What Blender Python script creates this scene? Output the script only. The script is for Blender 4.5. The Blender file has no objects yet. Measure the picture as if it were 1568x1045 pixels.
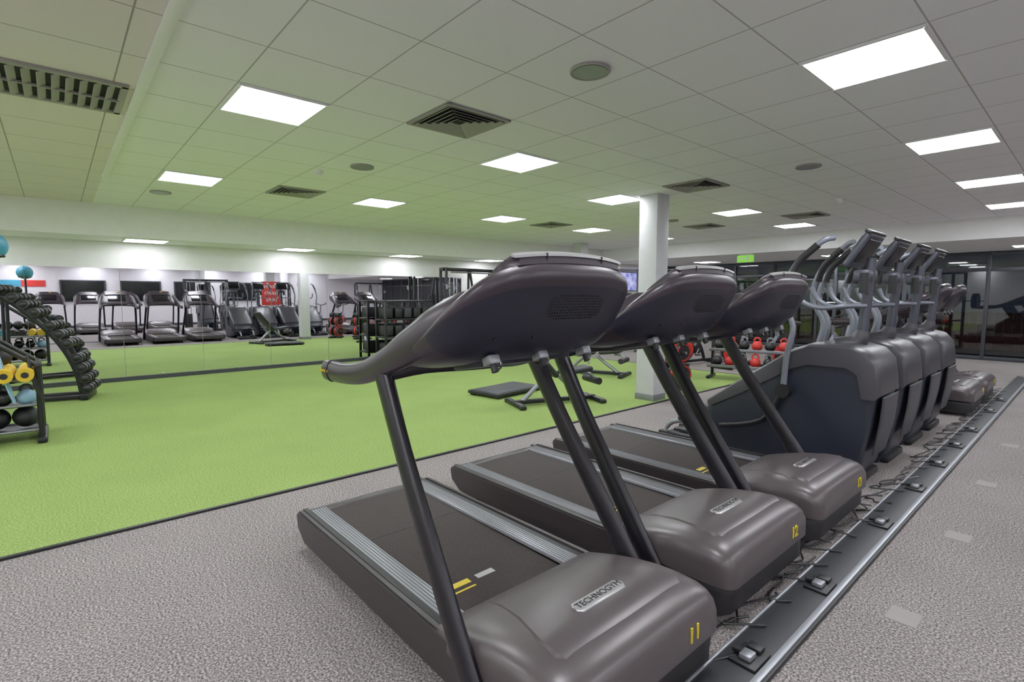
import bpy, bmesh, math, random
from mathutils import Vector, Matrix, Euler
random.seed(4)
C = bpy.context
scene = C.scene
scene.view_settings.view_transform = 'Standard'
scene.view_settings.gamma = 1.18

# ---------------------------------------------------------------- materials
def lin(c):
    return tuple(((x/255.0)/12.92 if x/255.0 <= 0.04045 else ((x/255.0+0.055)/1.055)**2.4) for x in c)

def nodes_of(name):
    m = bpy.data.materials.new(name); m.use_nodes = True
    nt = m.node_tree; bs = nt.nodes['Principled BSDF']
    return m, nt, bs

def mat(name, col, rough=0.5, metal=0.0, var=0.06, scale=8.0, emit=0, spec=0.5, bump=0.0):
    m, nt, bs = nodes_of(name)
    c = lin(col)
    tc = nt.nodes.new('ShaderNodeTexCoord')
    nz = nt.nodes.new('ShaderNodeTexNoise'); nz.inputs['Scale'].default_value = scale
    nz.inputs['Detail'].default_value = 3
    nt.links.new(tc.outputs['Object'], nz.inputs['Vector'])
    mx = nt.nodes.new('ShaderNodeMix'); mx.data_type = 'RGBA'
    mx.inputs['A'].default_value = tuple(x*(1-var) for x in c)+(1,)
    mx.inputs['B'].default_value = tuple(min(1, x*(1+var)) for x in c)+(1,)
    nt.links.new(nz.outputs['Fac'], mx.inputs['Factor'])
    nt.links.new(mx.outputs['Result'], bs.inputs['Base Color'])
    bs.inputs['Roughness'].default_value = rough
    bs.inputs['Metallic'].default_value = metal
    bs.inputs['Specular IOR Level'].default_value = spec
    if emit:
        bs.inputs['Emission Color'].default_value = c+(1,)
        bs.inputs['Emission Strength'].default_value = emit
    if bump:
        bp = nt.nodes.new('ShaderNodeBump'); bp.inputs['Strength'].default_value = bump
        bp.inputs['Distance'].default_value = 0.002
        nt.links.new(nz.outputs['Fac'], bp.inputs['Height'])
        nt.links.new(bp.outputs['Normal'], bs.inputs['Normal'])
    return m

def speckle(name, stops, scale, rough=0.95, bump=0.3, big=0.08, detail=2.0):
    m, nt, bs = nodes_of(name)
    tc = nt.nodes.new('ShaderNodeTexCoord')
    nz = nt.nodes.new('ShaderNodeTexNoise'); nz.inputs['Scale'].default_value = scale
    nz.inputs['Detail'].default_value = detail; nz.inputs['Roughness'].default_value = 0.7
    nt.links.new(tc.outputs['Object'], nz.inputs['Vector'])
    cr = nt.nodes.new('ShaderNodeValToRGB')
    els = cr.color_ramp.elements
    while len(els) < len(stops): els.new(0.5)
    for e, (p, c) in zip(els, stops):
        e.position = p; e.color = lin(c)+(1,)
    nt.links.new(nz.outputs['Fac'], cr.inputs['Fac'])
    n2 = nt.nodes.new('ShaderNodeTexNoise'); n2.inputs['Scale'].default_value = 1.3; n2.inputs['Detail'].default_value = 4
    nt.links.new(tc.outputs['Object'], n2.inputs['Vector'])
    mr = nt.nodes.new('ShaderNodeMapRange'); mr.inputs['From Min'].default_value = 0.3; mr.inputs['From Max'].default_value = 0.7
    mr.inputs['To Min'].default_value = 1-big; mr.inputs['To Max'].default_value = 1+big
    nt.links.new(n2.outputs['Fac'], mr.inputs['Value'])
    vm = nt.nodes.new('ShaderNodeVectorMath'); vm.operation = 'SCALE'
    nt.links.new(cr.outputs['Color'], vm.inputs[0]); nt.links.new(mr.outputs['Result'], vm.inputs['Scale'])
    nt.links.new(vm.outputs['Vector'], bs.inputs['Base Color'])
    bs.inputs['Roughness'].default_value = rough
    bs.inputs['Specular IOR Level'].default_value = 0.15
    bp = nt.nodes.new('ShaderNodeBump'); bp.inputs['Strength'].default_value = bump; bp.inputs['Distance'].default_value = 0.003
    nt.links.new(nz.outputs['Fac'], bp.inputs['Height']); nt.links.new(bp.outputs['Normal'], bs.inputs['Normal'])
    return m

def gridmat(name, base, line, tx, ty, ox, oy, w):
    m, nt, bs = nodes_of(name)
    tc = nt.nodes.new('ShaderNodeTexCoord'); sp = nt.nodes.new('ShaderNodeSeparateXYZ')
    nt.links.new(tc.outputs['Object'], sp.inputs[0])
    def M(op, a, b=None):
        n = nt.nodes.new('ShaderNodeMath'); n.operation = op
        for i, v in enumerate((a, b)):
            if v is None: continue
            if isinstance(v, (int, float)): n.inputs[i].default_value = v
            else: nt.links.new(v, n.inputs[i])
        return n.outputs[0]
    outs = []
    for ax, t, o in (('X', tx, ox), ('Y', ty, oy)):
        q = M('SUBTRACT', sp.outputs[ax], o-200*t)
        f = M('FRACT', M('DIVIDE', q, t))
        d = M('MINIMUM', f, M('SUBTRACT', 1.0, f))
        outs.append(M('LESS_THAN', d, w/t/2))
    msk = M('MAXIMUM', outs[0], outs[1])
    nz = nt.nodes.new('ShaderNodeTexNoise'); nz.inputs['Scale'].default_value = 60
    nt.links.new(tc.outputs['Object'], nz.inputs['Vector'])
    m0 = nt.nodes.new('ShaderNodeMix'); m0.data_type = 'RGBA'
    c = lin(base)
    m0.inputs['A'].default_value = tuple(x*.97 for x in c)+(1,); m0.inputs['B'].default_value = tuple(min(1, x*1.03) for x in c)+(1,)
    nt.links.new(nz.outputs['Fac'], m0.inputs['Factor'])
    mx = nt.nodes.new('ShaderNodeMix'); mx.data_type = 'RGBA'
    nt.links.new(msk, mx.inputs['Factor']); nt.links.new(m0.outputs['Result'], mx.inputs['A'])
    mx.inputs['B'].default_value = lin(line)+(1,)
    nt.links.new(mx.outputs['Result'], bs.inputs['Base Color'])
    bs.inputs['Roughness'].default_value = 0.85
    return m

TX, TY = 0.63, 0.615
LX, LY = -4.15, 1.29
M_ceil = gridmat('ceiling_tiles', (244, 242, 247), (178, 176, 176), TX, TY, LX-TX/2, LY-TY/2, 0.009)
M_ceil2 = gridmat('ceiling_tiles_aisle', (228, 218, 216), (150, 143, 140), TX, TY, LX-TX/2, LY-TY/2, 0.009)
M_carpet = speckle('carpet_speckled', [(0.36, (78, 72, 71)), (0.5, (129, 121, 119)), (0.64, (182, 174, 171))], 105, bump=0.2)
M_turf = speckle('green_turf', [(0.34, (108, 134, 60)), (0.5, (132, 156, 82)), (0.66, (156, 178, 104))], 85, bump=0.2, big=0.05)
M_white = mat('white_paint', (232, 231, 230), 0.6)
M_fascia = mat('fascia_paint', (234, 233, 232), 0.6)
M_wallback = mat('back_wall_paint', (228, 224, 228), 0.7)
M_colm = mat('column_paint', (205, 205, 207), 0.5)
M_tape = mat('floor_tape_grey', (146, 139, 136), 0.7)
M_lamp = mat('led_panel_glow', (245, 249, 255), 0.5, var=0, emit=28)
M_lampdim = mat('led_panel_glow_soffit', (247, 250, 255), 0.5, var=0, emit=11)
M_lampframe = mat('lamp_frame', (235, 235, 235), 0.4)
M_vent = mat('vent_metal', (150, 146, 142), 0.5)
M_ventdark = mat('vent_slot', (26, 26, 28), 0.9)
M_tmshell = mat('treadmill_shell', (78, 70, 71), 0.32, 0.15, var=0.04)
M_tmdeck = mat('treadmill_side_panel', (54, 48, 49), 0.40, 0.2)
M_tmdark = mat('treadmill_dark_base', (22, 19, 22), 0.5)
M_belt = speckle('running_belt', [(0.3, (44, 38, 37)), (0.6, (62, 54, 52))], 160, rough=0.65, bump=0.08, big=0.04)
M_rail = mat('side_rail_aluminium', (158, 160, 166), 0.34, 0.4)
M_raildk = mat('side_rail_groove', (104, 104, 110), 0.5, 0.3)
M_track = mat('cable_track_metal', (34, 35, 39), 0.45, 0.2)
M_post = mat('treadmill_upright', (25, 22, 27), 0.34, 0.3)
M_cons = mat('console_shell', (56, 48, 54), 0.33, 0.3)
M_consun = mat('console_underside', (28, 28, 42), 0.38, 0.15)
M_black = mat('black_plastic', (16, 16, 19), 0.45)
M_blackm = mat('black_steel', (24, 24, 28), 0.4, 0.3)
M_screen = mat('dark_screen_glass', (8, 8, 12), 0.15)
M_badge = mat('badge_silver', (160, 158, 158), 0.35, 0.5)
M_yellow = mat('yellow_label', (216, 190, 20), 0.5)
M_chrome = mat('chrome', (200, 200, 205), 0.15, 0.95)
M_steel = mat('grey_steel', (140, 142, 148), 0.35, 0.6)
M_house = mat('trainer_housing', (31, 35, 46), 0.36, 0.15)
M_housecap = mat('trainer_housing_cap', (60, 58, 63), 0.36, 0.2)
M_mast = mat('trainer_mast', (72, 74, 84), 0.35, 0.4)
M_arm = mat('trainer_arm', (122, 126, 138), 0.35, 0.3)
M_red = mat('red_rubber', (206, 42, 34), 0.5)
M_blue = mat('blue_rubber', (54, 140, 172), 0.5)
M_ltblue = mat('pale_blue_rubber', (140, 180, 210), 0.5)
M_yel2 = mat('yellow_rubber', (222, 178, 22), 0.5)
M_pad = mat('black_upholstery', (22, 22, 25), 0.55)
M_frame = mat('window_frame', (58, 60, 66), 0.5, 0.3)
M_wood = mat('fence_wood', (100, 48, 36), 0.7, var=0.3, scale=3)
M_outg = mat('paving_dark', (50, 50, 52), 0.9)
M_leaf = mat('foliage', (70, 130, 50), 0.8, var=0.4, scale=20)
M_sign = mat('exit_sign_green', (120, 190, 60), 0.5, emit=0.6)

def mirror_mat():
    m, nt, bs = nodes_of('mirror_glass')
    bs.inputs['Base Color'].default_value = (0.88, 0.88, 0.90, 1)
    bs.inputs['Metallic'].default_value = 1.0
    bs.inputs['Roughness'].default_value = 0.008
    return m
M_mirror = mirror_mat()

def glass_mat():
    m = bpy.data.materials.new('window_glass'); m.use_nodes = True
    nt = m.node_tree; nt.nodes.clear()
    out = nt.nodes.new('ShaderNodeOutputMaterial'); mx = nt.nodes.new('ShaderNodeMixShader')
    tr = nt.nodes.new('ShaderNodeBsdfTransparent'); tr.inputs[0].default_value = (0.7, 0.74, 0.75, 1)
    gl = nt.nodes.new('ShaderNodeBsdfGlossy'); gl.inputs['Roughness'].default_value = 0.02
    fr = nt.nodes.new('ShaderNodeFresnel'); fr.inputs[0].default_value = 1.7
    nt.links.new(fr.outputs[0], mx.inputs[0]); nt.links.new(tr.outputs[0], mx.inputs[1]); nt.links.new(gl.outputs[0], mx.inputs[2])
    nt.links.new(mx.outputs[0], out.inputs[0])
    return m
M_glass = glass_mat()

def tvpic():
    m, nt, bs = nodes_of('tv_picture')
    tc = nt.nodes.new('ShaderNodeTexCoord'); v = nt.nodes.new('ShaderNodeTexVoronoi'); v.inputs['Scale'].default_value = 5
    nt.links.new(tc.outputs['Object'], v.inputs['Vector'])
    cr = nt.nodes.new('ShaderNodeValToRGB'); cr.color_ramp.elements[0].color = (0.02, 0.05, 0.4, 1); cr.color_ramp.elements[1].color = (0.6, 0.6, 0.9, 1)
    nt.links.new(v.outputs['Distance'], cr.inputs[0])
    nt.links.new(cr.outputs[0], bs.inputs['Emission Color']); bs.inputs['Emission Strength'].default_value = 1.0
    bs.inputs['Base Color'].default_value = (0.02, 0.02, 0.02, 1)
    return m
M_tv = tvpic()

# ---------------------------------------------------------------- builder
def smooth_path(pts, rad, k=4):
    P = [Vector(p) for p in pts]; n = len(P); out = []; ro = []
    R = [r if isinstance(r, (tuple, list)) else (r, r) for r in rad]
    for i in range(n-1):
        p0 = P[max(i-1, 0)]; p1 = P[i]; p2 = P[i+1]; p3 = P[min(i+2, n-1)]
        for j in range(k):
            t = j/k
            out.append(0.5*((2*p1)+(-p0+p2)*t+(2*p0-5*p1+4*p2-p3)*t*t+(-p0+3*p1-3*p2+p3)*t**3))
            s = t*t*(3-2*t)
            ro.append((R[i][0]*(1-s)+R[i+1][0]*s, R[i][1]*(1-s)+R[i+1][1]*s))
    out.append(P[-1]); ro.append(R[-1])
    return out, ro

class B:
    def __init__(s):
        s.bm = bmesh.new(); s.mats = []
    def mi(s, m):
        if m not in s.mats: s.mats.append(m)
        return s.mats.index(m)
    def merge(s, t, m, M=None):
        idx = s.mi(m); mp = {}
        for v in t.verts:
            mp[v] = s.bm.verts.new(M @ v.co if M else v.co)
        for f in t.faces:
            try:
                nf = s.bm.faces.new([mp[v] for v in f.verts]); nf.material_index = idx; nf.smooth = True
            except ValueError: pass
        t.free()
    def box(s, c, size, m, bev=0.0, rot=None, seg=2):
        t = bmesh.new(); bmesh.ops.create_cube(t, size=1)
        for v in t.verts: v.co = Vector((v.co.x*size[0], v.co.y*size[1], v.co.z*size[2]))
        if bev:
            bev = min(bev, min(size)*0.49)
            bmesh.ops.bevel(t, geom=list(t.edges), offset=bev, segments=seg, affect='EDGES', profile=0.5)
        M = Matrix.Translation(Vector(c))
        if rot: M = M @ Euler(rot).to_matrix().to_4x4()
        s.merge(t, m, M)
    def loft(s, secs, m, cap=True, matf=None):
        vs = [[s.bm.verts.new(Vector(p)) for p in sec] for sec in secs]
        n = len(secs[0]); idx = s.mi(m)
        for i in range(len(secs)-1):
            for j in range(n):
                f = s.bm.faces.new([vs[i][j], vs[i][(j+1) % n], vs[i+1][(j+1) % n], vs[i+1][j]])
                f.material_index = s.mi(matf(j)) if matf else idx; f.smooth = True
        if cap:
            for k in (0, -1):
                f = s.bm.faces.new(vs[k]); f.material_index = idx; f.smooth = True
    def tube(s, pts, rad, m, n=12, side=(0, 1, 0), k=4, sm=True):
        if not isinstance(rad, (list,)): rad = [rad]*len(pts)
        if sm and len(pts) > 2: P, R = smooth_path(pts, rad, k)
        else:
            P = [Vector(p) for p in pts]; R = [r if isinstance(r, tuple) else (r, r) for r in rad]
        secs = []; sd = Vector(side)
        for i, p in enumerate(P):
            t = (P[min(i+1, len(P)-1)]-P[max(i-1, 0)]).normalized()
            a = sd - t*sd.dot(t)
            if a.length < 1e-3: a = Vector((1, 0, 0)) - t*t.x
            if a.length < 1e-3: a = Vector((0, 0, 1)) - t*t.z
            a.normalize(); b = t.cross(a)
            secs.append([p+a*math.cos(2*math.pi*q/n)*R[i][0]+b*math.sin(2*math.pi*q/n)*R[i][1] for q in range(n)])
        s.loft(secs, m)
    def cyl(s, p0, p1, r, m, n=20, r2=None):
        s.tube([p0, p1], [(r, r), (r2 if r2 is not None else r,)*2], m, n=n, sm=False, side=(0.3, 0.8, 0.1))
    def sphere(s, c, r, m, sc=(1, 1, 1), u=18, v=12):
        t = bmesh.new(); bmesh.ops.create_uvsphere(t, u_segments=u, v_segments=v, radius=r)
        s.merge(t, m, Matrix.Translation(Vector(c)) @ Matrix.Diagonal((sc[0], sc[1], sc[2], 1)))
    def prism(s, prof, y0, y1, m, bev=0.0, seg=2):
        t = bmesh.new()
        a = [t.verts.new((p[0], y0, p[1])) for p in prof]; b = [t.verts.new((p[0], y1, p[1])) for p in prof]
        n = len(prof)
        t.faces.new(a); t.faces.new(b[::-1])
        for i in range(n): t.faces.new([a[i], b[i], b[(i+1) % n], a[(i+1) % n]])
        if bev: bmesh.ops.bevel(t, geom=list(t.edges), offset=bev, segments=seg, affect='EDGES')
        s.merge(t, m)
    def torus(s, c, R, r, m, axis='Y', n=28, k=8, sc=(1, 1)):
        secs = []
        for i in range(n+1):
            a = 2*math.pi*i/n; ring = []
            for j in range(k):
                b = 2*math.pi*j/k
                x = (R+r*math.cos(b))*math.cos(a)*sc[0]; y = (R+r*math.cos(b))*math.sin(a)*sc[1]; z = r*math.sin(b)
                v = {'Z': (x, y, z), 'Y': (x, z, y), 'X': (z, x, y)}[axis]
                ring.append(Vector(c)+Vector(v))
            secs.append(ring)
        s.loft(secs, m, cap=False)
    def text(s, txt, size, M, m, ext=0.001):
        cu = bpy.data.curves.new('t', 'FONT'); cu.body = txt; cu.size = size; cu.extrude = ext; cu.align_x = 'CENTER'; cu.align_y = 'CENTER'
        ob = bpy.data.objects.new('t', cu); scene.collection.objects.link(ob)
        C.view_layer.update()
        me = bpy.data.meshes.new_from_object(ob.evaluated_get(C.evaluated_depsgraph_get()))
        t = bmesh.new(); t.from_mesh(me)
        bpy.data.objects.remove(ob); bpy.data.curves.remove(cu); bpy.data.meshes.remove(me)
        s.merge(t, m, M)
    def mesh(s, name, ang=35):
        bmesh.ops.remove_doubles(s.bm, verts=s.bm.verts, dist=1e-6)
        bmesh.ops.recalc_face_normals(s.bm, faces=s.bm.faces)
        me = bpy.data.meshes.new(name); s.bm.to_mesh(me); s.bm.free()
        for m in s.mats: me.materials.append(m)
        me.set_sharp_from_angle(angle=math.radians(ang))
        return me
    def obj(s, name, loc=(0, 0, 0), rz=0, ang=35):
        return place(s.mesh(name, ang), name, loc, rz)

def place(me, name, loc=(0, 0, 0), rz=0, sc=None):
    o = bpy.data.objects.new(name, me); o.location = loc; o.rotation_euler = (0, 0, rz)
    if sc: o.scale = sc
    scene.collection.objects.link(o); return o

def slab(name, x0, x1, y0, y1, z0, z1, m, bev=0):
    b = B(); b.box(((x0+x1)/2, (y0+y1)/2, (z0+z1)/2), (x1-x0, y1-y0, z1-z0), m, bev); return b.obj(name)

# ---------------------------------------------------------------- room shell
H = 2.90; LOW = 2.42; LOWY = 2.52
XW = -11.2; XB = -10.2; XE = 9.0; YS = -4.0; YB = 12.6; YN = 16.2
TURFX = -4.05
slab('floor', XW-.2, XE+.2, YS-.2, YN+.2, -0.12, 0.0, M_carpet)
slab('turf_floor_covering', XW, TURFX, YS, 9.6, 0.0, 0.012, M_turf)
slab('trim_1', TURFX, TURFX+0.03, YS, 9.635, 0.0, 0.016, M_black)
slab('trim_2', XW, TURFX, 9.6, 9.635, 0.0, 0.016, M_black)
slab('ceiling', XB, XE+.2, 0.50, YB, H, H+.1, M_ceil)
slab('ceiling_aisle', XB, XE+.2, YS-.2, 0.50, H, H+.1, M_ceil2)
slab('trim_3', -7.8, XE, 0.485, 0.545, H-0.022, H, M_fascia, 0.004)
slab('bulkhead_west', XW-.2, XB, YS-.2, YN+.2, LOW, H+.1, M_fascia)
slab('bulkhead_north', XB, XE+.2, YB, YN+.2, LOWY, H+.1, M_fascia)
slab('wall_west', XW-.2, XW, YS-.2, YN+.2, 0, LOW, M_white)
slab('wall_north', XW, XB, YN, YN+.2, 0, LOW, M_white)
slab('wall_east', XE, XE+.2, YS-.2, YN+.2, 0, H, M_wallback)
slab('wall_south', XW, XE, YS-.2, YS, 0, H, M_wallback)
slab('baseboard_east', XE-.015, XE, YS, YN, 0, .12, M_frame)
slab('baseboard_west', XW, XW+.03, YS, YN, 0, .08, M_frame)
# mirror panels along the west wall
b = B(); y = YS+0.05
while y+1.2 < 9.2:
    b.box((XW+0.012, y+0.6, 0.09+0.94), (0.012, 1.194, 1.88), M_mirror); y += 1.2
for yy in [YS+.6+1.2*i for i in range(11)]:
    b.box((XW+0.026, yy, 0.095), (0.02, .05, .03), M_chrome, .003)
b.obj('wall_mirror')

# columns
def column(x, y, s=0.29):
    b = B(); b.box((0, 0, H/2), (s, s, H), M_colm, 0.006)
    b.box((0, 0, .05), (s+.02, s+.02, .1), M_steel, .004)
    b.obj('column', (x, y, 0))
column(-4.25, 6.40); column(-9.3, 10.6); column(1.2, 6.9, .35); column(6.0, 5.2, .35); column(6.0, 9.0, .35)

# glazed north wall
b = B()
y = YN+.05
n = 17; wx = (XE-.06-XB-.06)/(n-1)
for i in range(n): b.box((XB+.06+i*wx, y, LOWY/2), (.07, .1, LOWY-.01), M_frame, .004)
for z in (.05, 2.1, LOWY-.05): b.box(((XB+XE)/2, y, z), (XE-XB-.06, .09, .08), M_frame, .004)
b.box(((XB+XE)/2, y, 1.28), (XE-XB-.06, .02, 2.3), M_glass)
b.obj('window_1')
slab('paving_outside', XW-3, XE+4, YN+.2, YN+9, -.12, -.02, M_outg)
b = B()
for i in range(130):
    b.box((XW-2+i*.18, YN+3.4, .51), (.16, .03, 1.05), M_wood, .004)
for z in (.2, .8): b.box((XW+9.6, YN+3.44, z), (23, .05, .08), M_wood)
b.obj('fence_outside')
b = B()
for i in range(200):
    p = (random.uniform(-.9, .9), random.uniform(-.35, .35), random.uniform(.5, 2.2))
    b.sphere(p, random.uniform(.08, .16), M_leaf, (1, 1, .6), 6, 4)
b.cyl((0, 0, -.02), (0, 0, 1), .06, M_wood)
b.obj('hedge_outside', (-8.5, YN+1.3, 0))

# ---------------------------------------------------------------- ceiling fittings
def lampmesh(ml):
    b = B()
    b.box((0, 0, -.006), (.585, .565, .010), ml)
    for sx in (-1, 1): b.box((sx*.298, 0, -.007), (.016, .60, .014), M_lampframe)
    for sy in (-1, 1): b.box((0, sy*.29, -.007), (.60, .018, .014), M_lampframe)
    return b.mesh('added_soffit_light')
LM = lampmesh(M_lamp); LMD = lampmesh(M_lampdim)
for xr in (-7.30, -4.15, -1.0, 2.15, 5.30, 8.45):
    for k in range(-2, 5):
        x = xr; yy = LY+2.46*k
        if xr == -4.15 and k == 2: x -= .63
        place(LM, 'added_soffit_light', (x, yy, H))
for k in range(-2, 6):
    place(LMD, 'added_soffit_light', (-10.66, LY-.1+2.46*k, LOW))
for x in (-8.0, -4.5, -1.0, 2.5, 6.0): place(LM, 'added_soffit_light', (x, 14.9, LOWY))  # added fill row to brighten the north soffit bay, no known fittings there
def diffuser():
    b = B()
    b.box((0, 0, -.0015), (.60, .60, .003), M_ventdark)
    for a in (-1, 1):
        b.box((a*.285, 0, -.008), (.03, .60, .016), M_vent, .003); b.box((0, a*.285, -.008), (.60, .03, .016), M_vent, .003)
    for i in range(5):
        s = .50-i*.095; w = .030
        for a in (-1, 1):
            b.box((a*s/2, 0, -.013), (w, s, .003), M_vent, 0, (0, a*.45, 0))
            b.box((0, a*s/2, -.013), (s, w, .003), M_vent, 0, (-a*.45, 0, 0))
    return b.mesh('ceiling_air_vent')
DM = diffuser()
for p in ((-3.52, 2.52), (-7.3, 2.52), (-3.52, 6.21), (-3.52, 9.9), (-5.41, 9.9), (-7.3, 7.44)):
    place(DM, 'ceiling_air_vent', (p[0], p[1], H))
b = B()
b.cyl((0, 0, -.012), (0, 0, 0), .125, M_vent, 32); b.cyl((0, 0, -.016), (0, 0, -.012), .105, M_steel, 32)
b.torus((0, 0, -.012), .12, .007, M_vent, 'Z')
SM = b.mesh('ceiling_speaker')
for p in ((-2.2, 2.58), (-2.2, 6.2), (-5.4, 2.58), (-5.4, 8.7), (-8.5, 1.15)):
    place(SM, 'ceiling_speaker', (p[0], p[1], H))
# large slotted return vent
b = B()
b.box((0, 0, -.002), (.68, 1.30, .004), M_ventdark)
for sx in (-1, 1): b.box((sx*.325, 0, -.010), (.05, 1.3, .02), M_vent, .003)
for sy in (-1, 1): b.box((0, sy*.63, -.010), (.68, .04, .02), M_vent, .003)
for i in range(17):
    b.box((0, -.56+i*.07, -.018), (.60, .048, .004), M_vent, 0, (.5, 0, 0))
b.box((0, 0, -.02), (.02, 1.24, .014), M_vent)
b.obj('ceiling_return_vent', (-4.72, -.20, H))
b = B(); b.cyl((0, 0, -.03), (0, 0, 0), .05, M_white); b.sphere((0, 0, -.035), .035, M_white)
SD = b.mesh('smoke_detector')
for p in ((-5.9, 2.3), (-2.6, 8.6), (-1.2, 2.55-.9)): place(SD, 'smoke_detector', (p[0], p[1], H))
# exit sign
b = B(); b.box((0, 0, -.12), (.40, .04, .17), M_sign, .004); b.box((0, 0, -.018), (.3, .03, .036), M_white)
b.box((-.08, -.022, -.12), (.1, .004, .03), M_white); b.box((.06, -.022, -.12), (.05, .004, .1), M_white)
b.obj('exit_sign', (-5.85, YB+.15, LOWY))
# TV + dark windows on the east wall
def tv(loc, rz, lit=False, w=1.17):
    b = B(); h = w*.58
    b.box((0, 0, 0), (.05, w, h), M_black, .008); b.box((.027, 0, 0), (.004, w-.03, h-.03), M_tv if lit else M_screen)
    b.box((-.045, 0, 0), (.05, .3, .3), M_black)
    b.obj('wall_television', loc, rz)
tv((XW+.07, 15.2, 2.0), 0, True, 1.1)
for i, yy in enumerate((1.0, 3.2, 5.4, 7.6)):
    b = B(); b.box((0, 0, 0), (.03, 1.6, .95), M_screen)
    for s_ in (-1, 1): b.box((-.01, s_*.8, 0), (.05, .06, 1.0), M_frame); b.box((-.01, 0, s_*.48), (.05, 1.6, .05), M_frame)
    b.obj('window_%d' % (i+2), (XE-.02, yy, 1.72))
b = B(); b.box((0, 0, 0), (.02, .75, 1.0), M_red, .003)
for i, t in enumerate(('TRAIN', 'HARD', 'HERE')):
    b.text(t, .2, Matrix.Translation((-.012, 0, .28-.28*i)) @ Matrix(((0, 0, -1, 0), (-1, 0, 0, 0), (0, 1, 0, 0), (0, 0, 0, 1))), M_white)
b.obj('wall_poster', (1.01, 6.9, 1.6))
b = B(); b.box((0, .4, 0), (.02, .8, .28), M_red); b.box((0, -.4, 0), (.02, .8, .28), M_blue)
b.obj('wall_sign', (XE-.01, -1.1, 2.05))

# ---------------------------------------------------------------- treadmill
def sup(w, zb, zt, u, n=36, e=6.0):
    pts = []
    for i in range(n+1):
        a = math.pi*i/n; c = math.cos(a); s_ = math.sin(a)
        pts.append((u, w*math.copysign(abs(c)**(2/e), c), zb+(zt-zb)*abs(s_)**(2/e)))
    return pts

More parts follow.
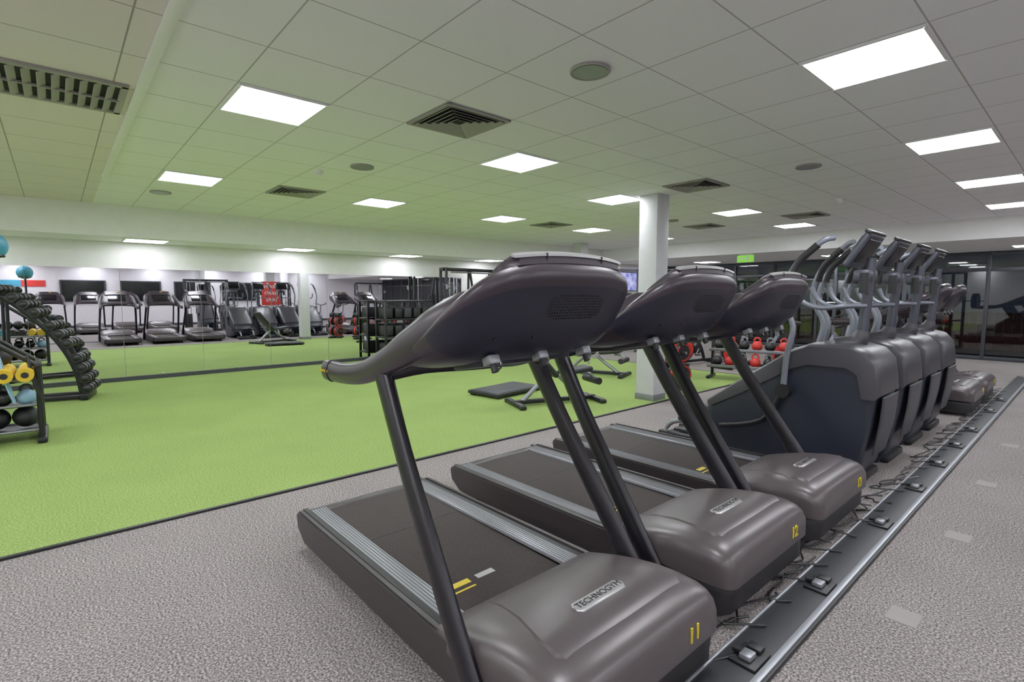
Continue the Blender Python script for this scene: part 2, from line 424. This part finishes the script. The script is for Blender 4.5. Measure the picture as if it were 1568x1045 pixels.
def treadmill(num):
    b = B()
    # side panels and rear cap
    for sg in (-1, 1):
        prof = [(0.02, .12), (.0, .20), (.03, .225), (1.75, .245), (1.75, .06), (.12, .055)]
        y0, y1 = (sg*.455, sg*.415)
        b.prism(prof, min(y0, y1), max(y0, y1), M_tmdeck, .010)
        b.box((.86, sg*.352, .215), (1.62, .115, .022), M_rail, .004, (0, -.009, 0))
        for k in range(7):
            b.box((.86, sg*(.306+k*.0155), .227), (1.60, .004, .003), M_raildk, 0, (0, -.009, 0))
        b.box((.80, sg*.40, .218), (1.6, .03, .02), M_tmdark, .004, (0, -.009, 0))
        b.cyl((.25, sg*.38, .035), (.25, sg*.33, .035), .035, M_black)
        b.box((.25, sg*.355, .09), (.06, .04, .08), M_black)
        b.box((1.5, sg*.3, .06), (.12, .08, .12), M_black, .01)
    b.box((.05, 0, .155), (.09, .84, .12), M_tmdeck, .02)
    b.box((.88, 0, .13), (1.7, .80, .09), M_tmdark)
    b.box((.88, 0, .193), (1.66, .59, .035), M_belt, .015)
    b.box((.62, 0, .2115), (.006, .56, .001), M_tmdark)
    b.box((1.28, -.17, .2116), (.035, .10, .001), M_yellow); b.box((1.33, -.19, .2116), (.01, .14, .001), M_yellow)
    b.box((1.28, -.03, .2116), (.035, .10, .001), M_badge)
    # motor cover
    st = [(1.50, .445, .225, .245), (1.53, .450, .20, .268), (1.60, .456, .19, .295), (1.70, .462, .19, .327), (1.80, .465, .19, .352),
          (1.90, .466, .19, .370), (2.00, .466, .19, .378), (2.08, .464, .19, .374), (2.125, .458, .19, .362), (2.155, .446, .19, .345), (2.175, .428, .19, .320), (2.183, .405, .19, .290), (2.185, .385, .19, .26)]
    b.loft([sup(w, zb, zt, u) for u, w, zb, zt in st], M_tmshell)
    lo = [(1.55, .43, .05, .186), (1.80, .458, .035, .186), (2.0, .458, .035, .186), (2.08, .452, .04, .186), (2.13, .435, .05, .186), (2.16, .405, .06, .186), (2.165, .35, .07, .186)]
    b.loft([sup(w, zb, zt+.02, u, e=9) for u, w, zb, zt in lo], M_tmdark)
    # raised centre panel, trapezoid
    secs = []
    for u, w, zt in [(1.53, .24, .262), (1.56, .245, .285), (1.65, .26, .320), (1.80, .30, .360), (1.95, .35, .384), (2.04, .36, .386), (2.07, .345, .372)]:
        secs.append([(u, -w, zt-.03), (u, -w+.018, zt-.002), (u, -w*.5, zt+.001), (u, 0, zt+.002), (u, w*.5, zt+.001), (u, w-.018, zt-.002), (u, w, zt-.03)])
    b.loft(secs, M_tmshell)
    # badge
    b.tube([(1.93, -.135, .382), (1.93, -.12, .383), (1.93, .12, .383), (1.93, .135, .382)], [(.012, .008), (.034, .008), (.034, .008), (.012, .008)], M_badge, side=(1, 0, 0), sm=False, n=16)
    b.text('TECHNOGYM', .040, Matrix.Translation((1.93, 0, .3915)) @ Matrix.Rotation(math.radians(90), 4, 'Z') , M_black, .0008)
    b.text(str(num), .085, Matrix.Translation((2.184, .24, .255)) @ Matrix(((0, 0, 1, 0), (1, 0, 0, 0), (0, 1, 0, 0), (0, 0, 0, 1))), M_yellow, .005)
    # uprights
    for sg in (-1, 1):
        b.tube([(1.86, sg*.482, .07), (1.80, sg*.482, .16), (1.55, sg*.47, .52), (1.30, sg*.455, .88), (1.12, sg*.44, 1.17)],
               [(.028, .052), (.030, .057), (.030, .054), (.030, .050), (.034, .052)], M_post, n=16)
        # handle arm
        b.tube([(.515, sg*.452, 1.128), (.53, sg*.452, 1.128), (.56, sg*.452, 1.129), (.78, sg*.45, 1.135), (.97, sg*.447, 1.165), (1.15, sg*.443, 1.225), (1.33, sg*.432, 1.305), (1.48, sg*.41, 1.375), (1.60, sg*.37, 1.43), (1.68, sg*.32, 1.46), (1.73, sg*.26, 1.48)],
               [(.012, .02), (.024, .045), (.030, .052), (.034, .050), (.036, .052), (.040, .058), (.045, .072), (.048, .085), (.048, .088), (.035, .06), (.02, .03)], M_cons, n=20)
        b.tube([(.60, sg*.4525, 1.1295), (.612, sg*.4525, 1.130)], [(.0335, .0555), (.0335, .0555)], M_black, sm=False, n=18)
    for sg in (-1, 1):
        b.text('TECHNOGYM', .018, Matrix.Translation((.565, sg*.4835, 1.13)) @ Matrix(((1, 0, 0, 0), (0, 0, -1, 0), (0, 1, 0, 0), (0, 0, 0, 1))), M_yellow, .001)
    # console body
    SH = .05; SZ = -.010
    prof = [(1.20, 1.268), (1.32, 1.355), (1.45, 1.45), (1.58, 1.545), (1.66, 1.598), (1.715, 1.628), (1.748, 1.63), (1.768, 1.61), (1.772, 1.575), (1.762, 1.545),
            (1.745, 1.50), (1.71, 1.42), (1.67, 1.355), (1.62, 1.305), (1.55, 1.265), (1.42, 1.235), (1.28, 1.215), (1.20, 1.215), (1.18, 1.235)]
    cc = Vector((1.50, 1.42)); ch = Vector((.86, .50)).normalized(); pe = Vector((-ch.y, ch.x))
    W = .472
    def sec(p, v, extra=0):
        r = min(.9995, abs(v)/W); s_ = (1-r**5.5)**(1/2.4); sz = (1-r**3.4)**(1/1.8)
        d = Vector(p)-cc; q = cc+ch*(d.dot(ch)*s_)+pe*(d.dot(pe)*max(sz, .02))
        return Vector((q.x-.045*r*r+SH, v, q.y-.05*r**3+SZ))
    N = 40
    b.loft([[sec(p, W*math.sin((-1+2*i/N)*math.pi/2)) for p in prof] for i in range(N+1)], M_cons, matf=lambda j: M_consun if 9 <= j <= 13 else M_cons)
    # rear shell speaker grille
    nrm = Vector((.89, 0, -.46))
    for i in range(9):
        for j in range(-11, 12):
            t = i/8; v = .03+j*.0135
            if (abs(j)/12)**2+((i-4)/5.5)**2 > 1: continue
            p = sec((1.748*(1-t)+1.712*t, 1.51*(1-t)+1.425*t), v)
            b.box(p+nrm*.0006, (.004, .007, .006), M_black, 0, (0, .42, 0))
    for v in (-.3, -.14, .24, .34):
        p = sec((1.67, 1.355), v); b.cyl(p-nrm*.006, p+nrm*.003, .007, M_black, 10)
    # top tray / display lip
    LW = .31
    def ld(v): r = abs(v)/W; return -.045*r*r+SH, -.05*r**2.2+SZ
    secs = []
    for i in range(17):
        v = -LW+2*LW*i/16; du, dz = ld(v); e = 1 if 0 < i < 16 else .5
        lip = [(1.55, 1.555), (1.68, 1.645), (1.722, 1.669), (1.746, 1.662), (1.755, 1.628), (1.715, 1.605), (1.55, 1.50)]
        lc = Vector((1.67, 1.61))
        secs.append([(lc[0]+(q[0]-lc[0])*e+du, v, lc[1]+(q[1]-lc[1])*e+dz) for q in lip])
    b.loft(secs, M_cons)
    secs = []
    for i in range(17):
        v = -(LW-.02)+2*(LW-.02)*i/16; du, dz = ld(v)
        secs.append([(1.732+du, v, 1.671+dz), (1.749+du, v, 1.663+dz), (1.752+du, v, 1.654+dz), (1.73+du, v, 1.660+dz)])
    b.loft(secs, M_badge)
    for v in (-.15, .15):
        du, dz = ld(v); b.box((1.748+du, v, 1.647+dz), (.012, .004, .036), M_black, 0, (0, .1, 0))
    b.box((1.655+SH, .05, 1.638+SZ), (.04, .07, .004), M_yellow, 0, (0, -.55, 0))
    # display screen towards the runner
    b.box((1.42+SH, 0, 1.432+SZ), (.34, .46, .012), M_screen, .004, (0, -.63, 0))
    # cross bar and hooks below console
    b.tube([(1.14, -.44, 1.17), (1.22, -.3, 1.20), (1.30, -.1, 1.205), (1.30, .1, 1.205), (1.22, .3, 1.20), (1.14, .44, 1.17)], [(.03, .028)]*6, M_post, side=(0, 0, 1))
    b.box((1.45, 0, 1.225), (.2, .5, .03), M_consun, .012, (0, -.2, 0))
    for vv in (-.27, -.02, .24):
        b.box((1.63, vv, 1.262), (.05, .05, .035), M_steel, .006, (0, -.4, 0)); b.cyl((1.64, vv, 1.252), (1.655, vv, 1.222), .014, M_black, 12)
        b.torus((1.62, vv+.04, 1.242), .018, .005, M_chrome, 'X', 14, 6)
    return b.mesh('treadmill', 40)
X0 = -3.10
TM = None
for num, yc, dx in ((11, 1.46, 0), (12, 2.62, -.08), (13, 3.72, -.08), (14, 8.85, -.05), (15, 9.95, -.05)):
    TM = treadmill(num); place(TM, 'treadmill', (X0+dx, yc, 0))
for yc in (-2.6, -1.4, -.2, 1.0, 2.2, 3.4): place(TM, 'treadmill', (3.2, yc, 0))

# ---------------------------------------------------------------- cross trainer
def trainer():
    b = B()
    prof = [(.04, .0), (.10, .12), (.17, .50), (.20, .80), (.17, .98), (.10, 1.06), (0, 1.09), (-.28, 1.085), (-.42, 1.03), (-.85, .72), (-1.15, .50), (-1.22, .34), (-1.15, .14), (-.8, .06), (-.1, .0)]
    cx = -.3
    secs = []
    for v, s_ in [(-.30, .90), (-.295, .95), (-.27, .985), (-.2, 1.0), (0, 1.0), (.2, 1.0), (.27, .985), (.295, .95), (.30, .90)]:
        secs.append([(cx+(p[0]-cx)*s_, v, max(.0, (p[1]*(s_ if p[1] > .3 else 1)))) for p in prof])
    b.loft(secs, M_house)
    cap = [(.215, .74), (.205, .86), (.185, 1.0), (.11, 1.085), (0, 1.115), (-.29, 1.11), (-.44, 1.05), (-.88, .735), (-1.17, .52), (-1.16, .48), (-.84, .66), (-.42, .93), (-.29, .98), (0, .98), (.08, .93), (.12, .74)]
    secs = []
    for v, s_ in [(-.317, .955), (-.312, .975), (-.285, .99), (-.2, 1.0), (.2, 1.0), (.285, .99), (.312, .975), (.317, .955)]:
        secs.append([(cx+(p[0]-cx)*s_, v, p[1]*s_) for p in cap])
    b.loft(secs, M_housecap)
    # front recessed panel
    b.tube([(.165, 0, .25), (.205, 0, .5), (.222, 0, .72)], [(.19, .012), (.23, .015), (.24, .012)], M_house, n=20)
    b.tube([(-.10, 0, 1.05), (-.02, 0, 1.14), (0, 0, 1.22)], [(.10, .14), (.06, .07), (.045, .045)], M_housecap)
    b.tube([(0, 0, 1.15), (.02, 0, 1.45), (.04, 0, 1.80)], [(.042, .042), (.038, .038), (.034, .034)], M_mast, n=16)
    # console
    b.box((-.02, 0, 1.86), (.05, .40, .30), M_mast, .02, (0, .55, 0), 3)
    b.box((-.045, 0, 1.865), (.02, .34, .24), M_screen, .006, (0, .55, 0))
    b.box((.008, 0, 1.85), (.012, .30, .20), M_black, .005, (0, .55, 0))
    b.box((.055, 0, 1.995), (.05, .42, .03), M_black, .01, (0, .55, 0))
    b.box((0, 0, 1.66), (.12, .24, .10), M_mast, .025)
    for sg in (-1, 1):
        b.cyl((.02, sg*.1, 1.52), (.02, sg*.1, 1.68), .035, M_black, 14)
        # fixed grips
        b.tube([(.02, sg*.03, 1.42), (-.08, sg*.17, 1.42), (-.26, sg*.20, 1.40), (-.40, sg*.20, 1.46), (-.46, sg*.19, 1.58)], [.018, .018, .018, .02, .022], M_arm, side=(0, 0, 1))
        # moving arms
        b.tube([(-.46, sg*.335, .70), (-.44, sg*.345, 1.0), (-.40, sg*.35, 1.25), (-.50, sg*.34, 1.48), (-.42, sg*.31, 1.74), (-.24, sg*.29, 1.93), (-.16, sg*.24, 1.96)],
               [.026, .024, .022, .02, .024, .024, .022], M_arm)
        b.tube([(-.45, sg*.325, 1.63), (-.40, sg*.308, 1.77), (-.26, sg*.292, 1.91)], [.029, .029, .029], M_black)
        b.cyl((-.46, sg*.30, .70), (-.46, sg*.37, .70), .06, M_black, 18)
        # link arm and pedal
        b.tube([(-.46, sg*.345, .70), (-.62, sg*.35, .42), (-1.0, sg*.33, .30)], [.024, .024, .024], M_blackm)
        b.box((-1.25, sg*.20, .30+.03*sg), (.46, .16, .05), M_black, .02)
        b.tube([(-.9, sg*.20, .27), (-1.5, sg*.20, .25+.02*sg), (-1.65, sg*.20, .12)], [.025, .025, .02], M_steel)
        b.box((-1.45, sg*.20, .05), (.55, .07, .10), M_blackm, .015)
    b.box((-1.62, 0, .04), (.14, .60, .08), M_blackm, .02)
    b.box((-.9, 0, .06), (1.5, .14, .10), M_blackm, .02)
    b.box((.05, 0, .035), (.12, .5, .07), M_black, .02)
    return b.mesh('cross_trainer', 40)
TR = trainer()
for yc in (4.92, 5.76, 6.60, 7.44): place(TR, 'cross_trainer', (-1.28, yc, 0))
for yc in (5.0, 5.9): place(TR, 'cross_trainer', (4.2, yc, 0))

# ---------------------------------------------------------------- cable floor track
b = B()
b.box((-.865, 6.0, .010), (.19, 14.5, .02), M_track, .004)
for x, w in ((-.958, .010), (-.785, .028)): b.box((x, 6.0, .022), (w, 14.5, .012), M_rail, .002)
b.box((-.768, 6.0, .012), (.02, 14.5, .02), M_black, .004)
b.obj('floor_cable_track')
b = B()
b.box((0, 0, .006), (.11, .15, .012), M_black, .004); b.box((0, -.02, .024), (.05, .06, .024), M_steel, .008)
b.box((0, .055, .02), (.06, .05, .02), M_black, .006); b.cyl((-.02, -.02, .03), (-.06, -.02, .025), .012, M_black)
SK = b.mesh('floor_power_socket')
for yy in (2.05, 2.85, 3.95, 4.9, 5.75, 6.6, 7.5, 8.9, 10.0): place(SK, 'floor_power_socket', (-.86, yy, .02))
b = B()
for i in range(34):
    y0 = 1.9+i*.27+random.uniform(-.05, .05); x0 = -1.02
    pts = [(-.9, y0+.1, .03)]
    for j in range(4): pts.append((x0+random.uniform(-.07, .05), y0+j*.10+random.uniform(-.1, .1), .008+random.choice((0, .012, .02))))
    pts.append((-.98, y0+.4, .03))
    b.tube(pts, .006, random.choice((M_black, M_black, M_black, M_tmshell)), n=6)
b.obj('power_cables')
b = B()
for p in ((-.52, 2.9), (-.50, 4.15), (-.52, 5.5), (-.52, 7.1)): b.box((p[0], p[1], .0015), (.12, .14, .003), M_tape)
b.obj('floor_tape')

# ---------------------------------------------------------------- left: dumbbell tower, accessory rack
def arc_rack():
    b = B()
    arc = [(0, .62, .10), (.0, .56, .45), (0, .42, .80), (0, .20, 1.12), (0, -.06, 1.40), (0, -.30, 1.58)]
    for sx in (-.17, .17):
        b.tube([(sx, p[1], p[2]) for p in arc], [(.02, .035)]*6, M_blackm, side=(1, 0, 0))
        b.tube([(sx, -.35, .05), (sx, -.32, .8), (sx, -.30, 1.58)], .025, M_blackm, side=(1, 0, 0))
        b.box((sx, .12, .04), (.07, 1.15, .06), M_blackm, .015)
    P, _ = smooth_path(arc, [.1]*6, 5)
    n = 11
    for i in range(n):
        q = P[1+int(i*(len(P)-3)/(n-1))]
        b.cyl((-.27, q.y+.07, q.z), (.27, q.y+.07, q.z), .014, M_steel, 10)
        for sx in (-1, 1):
            for xx in (.10, .25):
                b.cyl((sx*xx-.045, q.y+.09, q.z+.02), (sx*xx+.045, q.y+.09, q.z+.02), .07-.001*i, M_black, 14)
                b.sphere((sx*xx, q.y+.09, q.z+.02), .066, M_black, u=12, v=8)
    b.box((0, -.3, 1.60), (.5, .12, .06), M_blackm, .015); b.box((0, .66, .05), (.6, .1, .1), M_blackm, .02); b.box((0, -.35, .05), (.6, .1, .1), M_blackm, .02)
    return b.obj('dumbbell_rack', (-9.9, -.36, .012), math.radians(-12))
arc_rack()
def acc_rack():
    b = B()
    for y in (-.5, .42):
        for x in (-.25, .25): b.cyl((x, y, .0), (x, y, 1.55 if y < 0 else .78), .025, M_blackm)
        b.box((0, y, .03), (.75, .08, .06), M_blackm, .015); b.box((0, y, 1.54 if y < 0 else .78), (.56, .05, .05), M_blackm, .01)
    for x in (-.25, .25): b.cyl((x, -.5, 1.54), (x, .42, .78), .022, M_blackm)
    for z in (.12, .38, .64):
        for x in (-.22, .22): b.cyl((x, -.5, z), (x, .42, z), .014, M_steel)
        b.box((0, -.04, z-.012), (.42, .9, .012), M_blackm)
    for i in range(4): b.sphere((0, -.36+i*.22, .12+.115), .11, [M_black, M_blackm, M_black, M_pad][i])
    for i in range(5):  # kettlebells
        y = -.4+i*.18; m = [M_black, M_pad, M_black, M_black, M_ltblue][i]
        b.sphere((.12, y, .38+.075), .08, m); b.torus((.12, y, .38+.155), .045, .013, M_black, 'X', 16, 6)
    for i in range(6):  # foam tubes
        y = -.42+i*.15; b.cyl((-.2, y, .71), (.42, y, .71), .068, [M_yel2, M_blue, M_pad, M_black, M_yel2, M_yel2][i], 18)
        b.cyl((.42, y, .71), (.425, y, .71), .03, M_black, 12)
    cols = [M_yel2, M_blue, M_black, M_ltblue, M_black]
    for i in range(5): b.tube([(.27, -.45+i*.2, .9), (.33, -.42+i*.2, .65), (.29, -.36+i*.2, .42), (.27, -.45+i*.2, .9)], .010, cols[i], n=6)
    for i in range(4): b.sphere((.05, -.36+i*.17, .78+.09+.0*i), .088, [M_black, M_pad, M_black, M_pad][i])
    b.cyl((.1, .14, .66), (.1, .14, 1.86), .02, M_blackm); b.torus((.1, .14, 1.88), .10, .012, M_blackm, 'Z'); b.sphere((.1, .14, 1.98), .14, M_blue)
    return b.obj('accessory_storage_rack', (-7.35, -.60, .012))
acc_rack()

# ---------------------------------------------------------------- benches etc.
def bench():
    b = B()
    b.box((0, 0, .05), (1.25, .07, .06), M_blackm, .012)
    for u in (-.6, .6): b.box((u, 0, .035), (.08, .58, .06), M_blackm, .015); b.box((u, .28, .03), (.09, .05, .05), M_black, .01); b.box((u, -.28, .03), (.09, .05, .05), M_black, .01)
    b.tube([(-.5, 0, .05), (-.25, 0, .28), (-.1, 0, .38)], [(.035, .03)]*3, M_steel); b.tube([(.5, 0, .05), (.2, 0, .25), (.05, 0, .38)], [(.035, .03)]*3, M_steel)
    b.box((.33, 0, .45), (.40, .28, .07), M_pad, .03, (0, -.12, 0), 3)
    b.box((-.28, 0, .68), (.80, .29, .07), M_pad, .03, (0, .85, 0), 3)
    b.cyl((-.08, 0, .2), (-.42, 0, .62), .02, M_steel)
    b.cyl((.58, -.2, .30), (.58, .2, .30), .05, M_pad); b.tube([(.4, 0, .40), (.55, 0, .38), (.60, 0, .28)], .02, M_steel)
    return b.mesh('weight_bench')
BM = bench()
place(BM, 'weight_bench', (-4.95, 5.15, .012), math.radians(70))
place(BM, 'weight_bench', (-6.3, 7.6, .012), math.radians(20))
b = B(); b.box((0, 0, .05), (.62, 1.05, .05), M_pad, .012)
for sx in (-.25, .25):
    for sy in (-.45, .45): b.box((sx, sy, .015), (.08, .08, .03), M_black, .006)
b.box((0, 0, .078), (.56, .98, .006), M_frame, .002)
b.obj('step_platform', (-6.0, 5.15, .012), math.radians(8))

def plate_tree():
    b = B()
    b.box((0, 0, .03), (.6, .08, .06), M_blackm, .01); b.box((0, 0, .03), (.08, .6, .06), M_blackm, .01)
    b.box((0, 0, .42), (.07, .07, .8), M_steel, .01)
    for z, r, m in ((.24, .17, M_red), (.60, .15, M_red), (.80, .09, M_black)):
        for sg in (-1, 1):
            b.cyl((0, 0, z), (0, sg*.28, z), .022, M_chrome)
            for k in range(3):
                y = sg*(.05+k*.065); mm = m if k == 1 else M_black
                b.cyl((0, y, z), (0, y+sg*.05, z), r, mm, 32); b.torus((0, y+sg*.05, z), r*.86, .010, m if k == 2 else mm, 'Y', 28, 6)
                b.cyl((0, y+sg*.05, z), (0, y+sg*.057, z), r*.42, M_blackm, 24)
    return b.mesh('weight_plate_tree')
PT = plate_tree()
for x, y, r in ((-4.95, 8.1, .9), (-5.6, 8.9, .2), (-4.5, 7.4, 1.3)): place(PT, 'weight_plate_tree', (x, y, 0.012), r)

def kb_rack():
    b = B()
    for x in (-.65, .65):
        b.box((x, .1, .35), (.05, .05, .70), M_blackm, .008); b.box((x, 0, .025), (.06, .5, .05), M_blackm, .01)
    for z, y in ((.22, -.08), (.50, .05)):
        b.box((0, y, z), (1.35, .28, .025), M_blackm, .006); b.box((0, y-.14, z+.02), (1.35, .02, .05), M_steel, .005)
        for k in range(6):
            x = -.53+k*.21; m = M_red if k % 2 else M_black
            b.sphere((x, y, z+.10), .088, m); b.torus((x, y, z+.20), .05, .014, m if k % 2 else M_steel, 'Y', 18, 6, (1, 1))
            b.cyl((x, y, z+.01), (x, y, z+.04), .06, M_black, 16)
    return b.mesh('kettlebell_rack')
KB = kb_rack()
place(KB, 'kettlebell_rack', (-4.05, 9.15, 0.014), math.radians(15))

def rack():
    b = B()
    for x in (-.6, .6):
        for y in (-.55, .55): b.box((x, y, 1.1), (.07, .07, 2.2), M_mast, .008)
        b.box((x, 0, .04), (.07, 1.3, .08), M_mast, .01); b.box((x, 0, 2.18), (.07, 1.1, .07), M_mast, .01); b.box((x, .1, .8), (.04, .95, .05), M_blackm, .01)
    for y in (-.55, .55): b.cyl((-.6, y, 2.15), (.6, y, 2.15), .02, M_blackm)
    b.cyl((-1.05, -.62, 1.35), (1.05, -.62, 1.35), .014, M_chrome)
    for sg in (-1, 1):
        b.box((sg*.6, -.60, 1.31), (.05, .08, .06), M_black, .01)
        for k in range(2): b.cyl((sg*(.78+k*.07), -.62, 1.35), (sg*(.83+k*.07), -.62, 1.35), .22, M_black, 28)
    return b.mesh('squat_rack')
RK = rack()
for x, y in ((-3.3, 13.3), (-7.6, 12.2)): place(RK, 'squat_rack', (x, y, 0), .1)

def spinbike():
    b = B()
    for u in (-.5, .5): b.box((u, 0, .03), (.07, .5, .05), M_blackm, .015)
    b.box((0, 0, .07), (1.0, .08, .06), M_blackm, .01)
    b.cyl((.3, -.03, .33), (.3, .03, .33), .20, M_red, 36); b.torus((.3, 0, .33), .205, .035, M_black, 'Y', 36, 8); b.cyl((.3, -.04, .33), (.3, .04, .33), .09, M_black, 24)
    b.cyl((-.02, -.06, .33), (-.02, .06, .33), .11, M_black, 24)
    b.tube([(.5, 0, .07), (.45, 0, .5), (.25, 0, .75)], [(.03, .04)]*3, M_arm); b.tube([(-.3, 0, .07), (-.15, 0, .4), (.2, 0, .7)], [(.03, .04)]*3, M_blackm)
    b.tube([(-.05, 0, .35), (-.28, 0, .9)], [(.025, .03)]*2, M_steel); b.sphere((-.32, 0, .95), .13, M_pad, (1.1, .75, .35))
    b.tube([(.3, 0, .7), (.36, 0, 1.05)], [(.025, .03)]*2, M_steel)
    b.tube([(.30, -.22, 1.16), (.5, -.2, 1.12), (.42, 0, 1.06), (.5, .2, 1.12), (.30, .22, 1.16)], .017, M_black, side=(0, 0, 1))
    for sg in (-1, 1):
        b.cyl((-.02, sg*.07, .33), (-.02+.12*sg, sg*.1, .33-.12*sg), .014, M_steel); b.box((-.02+.12*sg, sg*.15, .33-.12*sg), (.1, .09, .025), M_black, .008)
    return b.mesh('exercise_bike')
SB = spinbike()
for i, (x, y) in enumerate(((-5.9, 10.6), (-5.0, 10.7), (-4.1, 10.8), (-3.45, 11.9), (2.4, 8.3), (2.4, 9.4), (2.4, 10.5))):
    place(SB, 'exercise_bike', (x, y, 0), math.radians(-100 if i < 4 else 180))

def cable_machine():
    b = B()
    for sg in (-1, 1):
        b.box((0, sg*.75, .04), (.9, .1, .08), M_blackm, .01)
        for x in (-.12, .12): b.box((x, sg*.75, 1.1), (.05, .06, 2.12), M_blackm, .01)
        for k in range(12): b.box((0, sg*.62, .15+k*.055), (.22, .16, .048), M_black, .005)
        for y in (.57, .67): b.cyl((0, sg*y, .1), (0, sg*y, 2.0), .012, M_chrome, 10)
        b.tube([(.35, sg*.75, .06), (.2, sg*.75, 1.2), (.05, sg*.72, 2.1)], .025, M_blackm)
        b.cyl((.16, sg*.7, 1.7), (.16, sg*.78, 1.7), .06, M_steel); b.cyl((.16, sg*.74, 1.65), (.3, sg*.5, 1.2), .005, M_black, 6)
        b.torus((.3, sg*.5, 1.14), .06, .012, M_pad, 'X', 16, 6)
        b.tube([(.30, sg*.30, .06), (.12, sg*.12, 1.2), (.02, sg*.02, 2.1)], .03, M_blackm)
    b.box((0, 0, 2.12), (.12, 1.6, .08), M_blackm, .01); b.cyl((.1, -.6, 2.05), (.1, .6, 2.05), .018, M_steel)
    return b.mesh('cable_machine')
CM = cable_machine()
for x, y, r in ((-10.45, 7.75, 0), (-10.45, 9.75, 0), (2.2, 12.0, math.pi), (5.0, 8.2, math.pi), (1.6, 4.6, math.pi)): place(CM, 'cable_machine', (x, y, .012 if x < -5 and y < 8.5 else 0), r)
def shelf():
    b = B()
    for y in (-.6, .6):
        for x in (-.22, .22): b.box((x, y, .7), (.05, .05, 1.4), M_blackm, .006)
    for z in (.15, .55, .95, 1.36): b.box((0, 0, z), (.5, 1.25, .04), M_blackm, .006)
    for z in (.17, .57, .97):
        for k in range(5): b.box((0, -.48+k*.24, z+.13), (.36, .19, .24), [M_pad, M_black, M_frame][k % 3], .03)
    return b.mesh('weight_storage_shelf')
place(shelf(), 'weight_storage_shelf', (-10.75, 6.1, .012))

# ---------------------------------------------------------------- world + camera
w = bpy.data.worlds.new('World'); scene.world = w; w.use_nodes = True
w.node_tree.nodes['Background'].inputs[0].default_value = (0.010, 0.012, 0.018, 1)
w.node_tree.nodes['Background'].inputs[1].default_value = 1.0
cd = bpy.data.cameras.new('camera'); cam = bpy.data.objects.new('camera', cd); scene.collection.objects.link(cam)
cd.sensor_width = 36; cd.lens = 36*793/1568; cd.clip_start = .05; cd.clip_end = 100
cam.location = (0, 0, 1.5)
cam.rotation_euler = (math.radians(85.0), 0, math.radians(48.7))
scene.camera = cam
